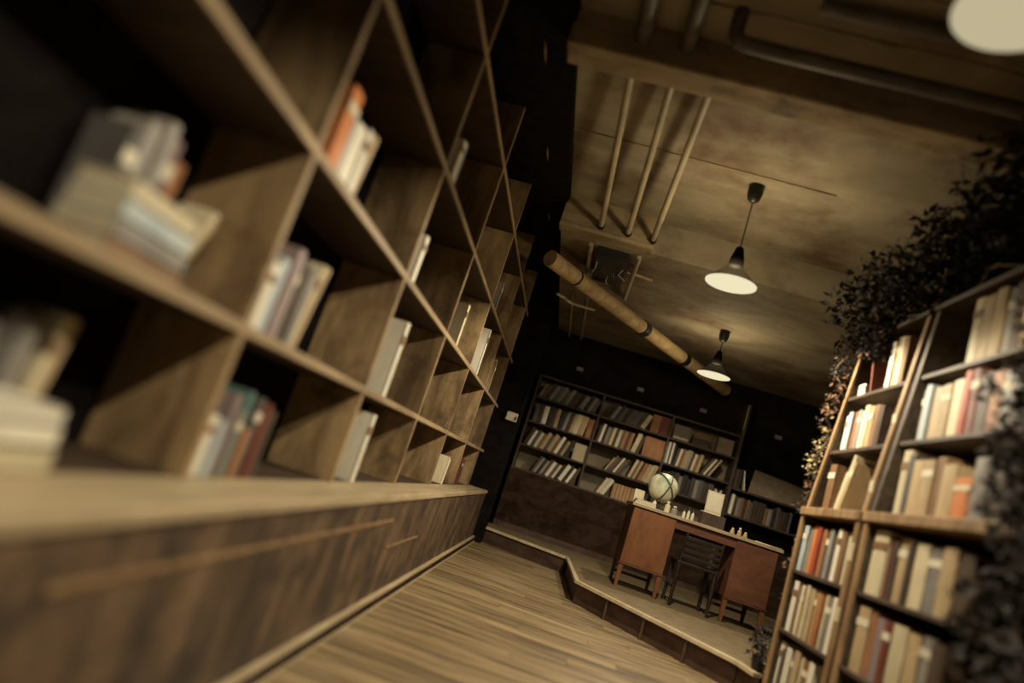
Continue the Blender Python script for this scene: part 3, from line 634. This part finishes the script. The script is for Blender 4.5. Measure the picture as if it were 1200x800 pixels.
def rrow(unit, level, specs, align='left', off=0.0):
    y0, y1 = U1 if unit == 1 else U2
    z = (.14, .485, .835, 1.213, 1.59, 1.95)[level]; x = 1.51 if level < 3 else RX(z+.15)+.01
    nm = ['lowest row', 'second row', 'row under counter', 'counter row', 'row above counter', 'top row'][level]
    row((x, y1-.036-off, z), RY, y1-y0-.072-off, specs, f'{nm}, ' + ('garlanded bookcase' if unit == 1 else 'plain bookcase'), 'far stile', 'books in the right bookcases', align, .02)
rrow(1, 5, [(.10, .09, 'white', 0, .02), (.02, .26, 'dark red', -14, .02), (.05, .30, 'white', 0, .16), (.05, .32, 'tan', 0), (.05, .31, 'cream', 0), (.05, .30, 'brown', 0)])
rrow(1, 4, [(.07, .24, 'white', 0, .02), (.06, .25, 'pale blue', 0), (.07, .25, 'rust', 0), (.05, .25, 'grey', 0), (.03, .24, 'white', 0), (.06, .27, 'cream', 0), (.05, .26, 'tan', 0), (.06, .26, 'brown', 0), (.06, .25, 'dark brown', 0)])
rrow(1, 3, [(.10, .29, 'brown', 0, .05), (.028, .24, 'cream', 20, .10), (.035, .34, 'cream', 20), (.03, .30, 'tan', 20)], 'left')
rrow(1, 2, [(.07, .27, 'pale blue', 0), (.06, .27, 'grey', 0), (.055, .28, 'orange', 0), (.03, .26, 'dark red', 0), (.06, .27, 'red', 0), (.06, .27, 'rust', 0), (.045, .26, 'dark grey', 0), (.05, .27, 'grey', 0), (.06, .26, 'dark grey', 0), (.05, .28, 'white', 0), (.06, .27, 'brown', 0), (.06, .27, 'cream', 0)])
rrow(1, 1, [(.07, .29, 'white', 0, .04), (.04, .27, 'brown', 0), (.05, .28, 'white', 0), (.03, .27, 'tan', 0), (.055, .29, 'cream', 0), (.07, .28, 'tan', 0), (.07, .28, 'tan', 0), (.07, .27, 'rust', 0), (.06, .28, 'cream', 0), (.06, .27, 'grey', 0), (.06, .28, 'white', 0)])
rrow(1, 0, [(.08, .28, 'white', 0, .02), (.05, .25, 'dark grey', 0), (.08, .27, 'white', 0), (.06, .26, 'grey', 0), (.07, .28, 'tan', 0), (.06, .27, 'cream', 0), (.07, .26, 'brown', 0), (.07, .27, 'white', 0)])
rrow(2, 5, [(.07, .34, 'cream', 0, .30), (.09, .33, 'tan', 0), (.08, .34, 'tan', 0), (.06, .32, 'grey', 0), (.07, .33, 'dark brown', 0), (.09, .31, 'tan', 0)])
rrow(2, 4, [(.05, .28, 'grey', 0, .05), (.05, .29, 'pale blue', 0), (.09, .27, 'tan', 0), (.08, .27, 'tan', 0), (.09, .28, 'cream', 0), (.05, .31, 'red', 0), (.06, .31, 'dark red', 0), (.09, .28, 'dark brown', 0), (.08, .27, 'rust', 0), (.09, .26, 'grey', 0), (.09, .27, 'dark grey', 0)])
rrow(2, 3, [(.08, .33, 'cream', 0, .06), (.06, .30, 'dark grey', 0), (.09, .27, 'tan', 0), (.09, .27, 'tan', 0), (.08, .28, 'brown', 0), (.11, .24, 'tan', 0), (.12, .18, 'orange', 0), (.09, .26, 'grey', 0), (.09, .27, 'dark brown', 0)])
rrow(2, 2, [(.14, .30, 'cream', 0, .05), (.04, .28, 'dark red', 0), (.05, .27, 'dark brown', 0), (.10, .28, 'tan', 0), (.04, .27, 'dark brown', 0), (.11, .27, 'cream', 0), (.10, .26, 'grey', 0), (.10, .27, 'tan', 0), (.1, .26, 'dark brown', 0)])
rrow(2, 1, [(.11, .29, 'tan', 0, .05), (.06, .29, 'rust', 0), (.09, .27, 'mauve', 0), (.06, .27, 'dark red', 0), (.12, .27, 'cream', 0), (.1, .26, 'tan', 0), (.1, .27, 'grey', 0), (.1, .26, 'dark brown', 0)])

# ------------------------------------------------------------------ dried plants
def leaf(mb, p, size, rng, mi, fold=.3):
    R = Euler((rng.uniform(0, 6.28), rng.uniform(0, 6.28), rng.uniform(0, 6.28))).to_matrix()
    l, w_ = size*rng.uniform(.7, 1.3), size*rng.uniform(.35, .6)
    pts = [(0, 0, 0), (w_*.5, l*.45, fold*w_*.6), (0, l, -fold*l*.4), (-w_*.5, l*.45, fold*w_*.6), (0, l*.5, 0)]
    mb.add([Vector(p)+R @ Vector(q) for q in pts], [(0, 1, 4), (1, 2, 4), (2, 3, 4), (3, 0, 4)], mi)
def plant(name, label, cat, base, path, blobs, mats, seed):
    """path: stem polyline; blobs: (centre, radius xyz, count, leaf size, material weights)"""
    t = thing(name, base, label, cat); rng = random.Random(seed)
    for pth in path: MB().tube(pth, .007, 6).build('stem', STEM, t, base)
    sets = [MB() for _ in mats]
    for c, rad, n_, sz, wts in blobs:
        for _ in range(n_):
            while True:
                q = Vector((rng.uniform(-1, 1), rng.uniform(-1, 1), rng.uniform(-1, 1)))
                if q.length < 1: break
            p = Vector((c[0]+q.x*rad[0], c[1]+q.y*rad[1], c[2]+q.z*rad[2]))
            mi = rng.choices(range(len(mats)), wts)[0]
            leaf(sets[mi], p, sz, rng, 0)
    for (nm, m_), s_ in zip(mats, sets):
        if s_.v: s_.build(nm, m_, t, base, kind='stuff')
    return t
mats_g = [('dark_leaves', IVY), ('rust_petals', RUSTL), ('cream_petals', CREAML), ('grey_leaves', IVYG)]
gx, gy = 1.555, 4.515
bl = []
rg = random.Random(5)
zs = [2.3-.06*i for i in range(36)]
for i, z in enumerate(zs):
    wt = [(6, 1, .3, 1), (3, 3, .6, 1), (1, .4, 4, .5), (2, 3, 1, 1), (3, 1.5, 1.2, 1)][0 if z > 2.1 else 1 if z > 1.72 else 2 if z > 1.42 else 3 if z > 1.2 else 4]
    rr = .075 if z > 2.1 else .06 if z > 1.2 else .032
    bl.append(((gx+rg.uniform(-.03, .02), gy+rg.uniform(-.02, .02)+(.05 if 1.4 < z < 1.7 else 0), z), (rr, rr*.8, .05), 34 if z > 1.2 else 14, .032, wt))
plant('flower_garland', 'rust and cream dried flower garland hanging down the far bookcase edge', 'garland', (gx, gy, .2), [[(gx+.03*math.sin(i*1.3), gy+.02*math.cos(i*1.7), 2.35-.06*i) for i in range(37)]], bl, mats_g, 11)
bl = []
for i in range(34):
    f = i/33; bl.append(((1.60+rg.uniform(-.12, .12), 4.5-f*2.2+rg.uniform(-.05, .05), 2.56+.18*math.sin(f*2.2)+rg.uniform(-.08, .12)-.12*(1-f)), (.20, .16, .20), 90, .06, (9, .05, .02, .6)))
for i in range(10): bl.append(((1.60, 4.42-.04*i, 2.25+rg.uniform(-.05, .1)), (.08, .06, .10), 60, .045, (8, .6, .1, .6)))
plant('dried_ivy', 'dark dried ivy heaped along the tops of both right bookcases', 'ivy', (1.75, 3.4, 2.345), [[(1.68+.05*math.sin(i*1.1), 4.4-.13*i, 2.40+.05*math.sin(i*.9)) for i in range(16)]], bl, mats_g, 12)
bl = []
for i in range(26):
    z = .35+1.75*i/25; bl.append(((1.50+rg.uniform(-.06, .05), 2.42+rg.uniform(-.10, .06)+.05*math.sin(i), z), (.11, .14, .10), 60, .06, (5, 0, 0, 2)))
plant('hanging_foliage', 'grey-brown dried foliage hanging over the near end of the plain bookcase', 'foliage', (1.5, 2.4, 2.3), [[(1.52+.02*math.sin(i), 2.42, 2.36-.1*i) for i in range(21)]], bl, mats_g, 13)
bl = [((1.50, 4.60, .34), (.075, .06, .14), 160, .04, (3, .3, .2, 4))]
pp = plant('potted_dried_plant', 'small grey dried plant in dark pot on the stage corner', 'plant', (1.50, 4.6, PH), [[(1.50, 4.60, PH+.02), (1.50, 4.6, .4)]], bl, mats_g, 14)
MB().lathe([(.035, 0), (.048, .07), (.052, .075), (.045, .075), (.04, .06), (.001, .06)], (1.50, 4.6, PH), 16, closed=False).build('pot', BLACK, pp, (1.50, 4.6, PH), smooth=True)
print('BOOKS', NB[0])
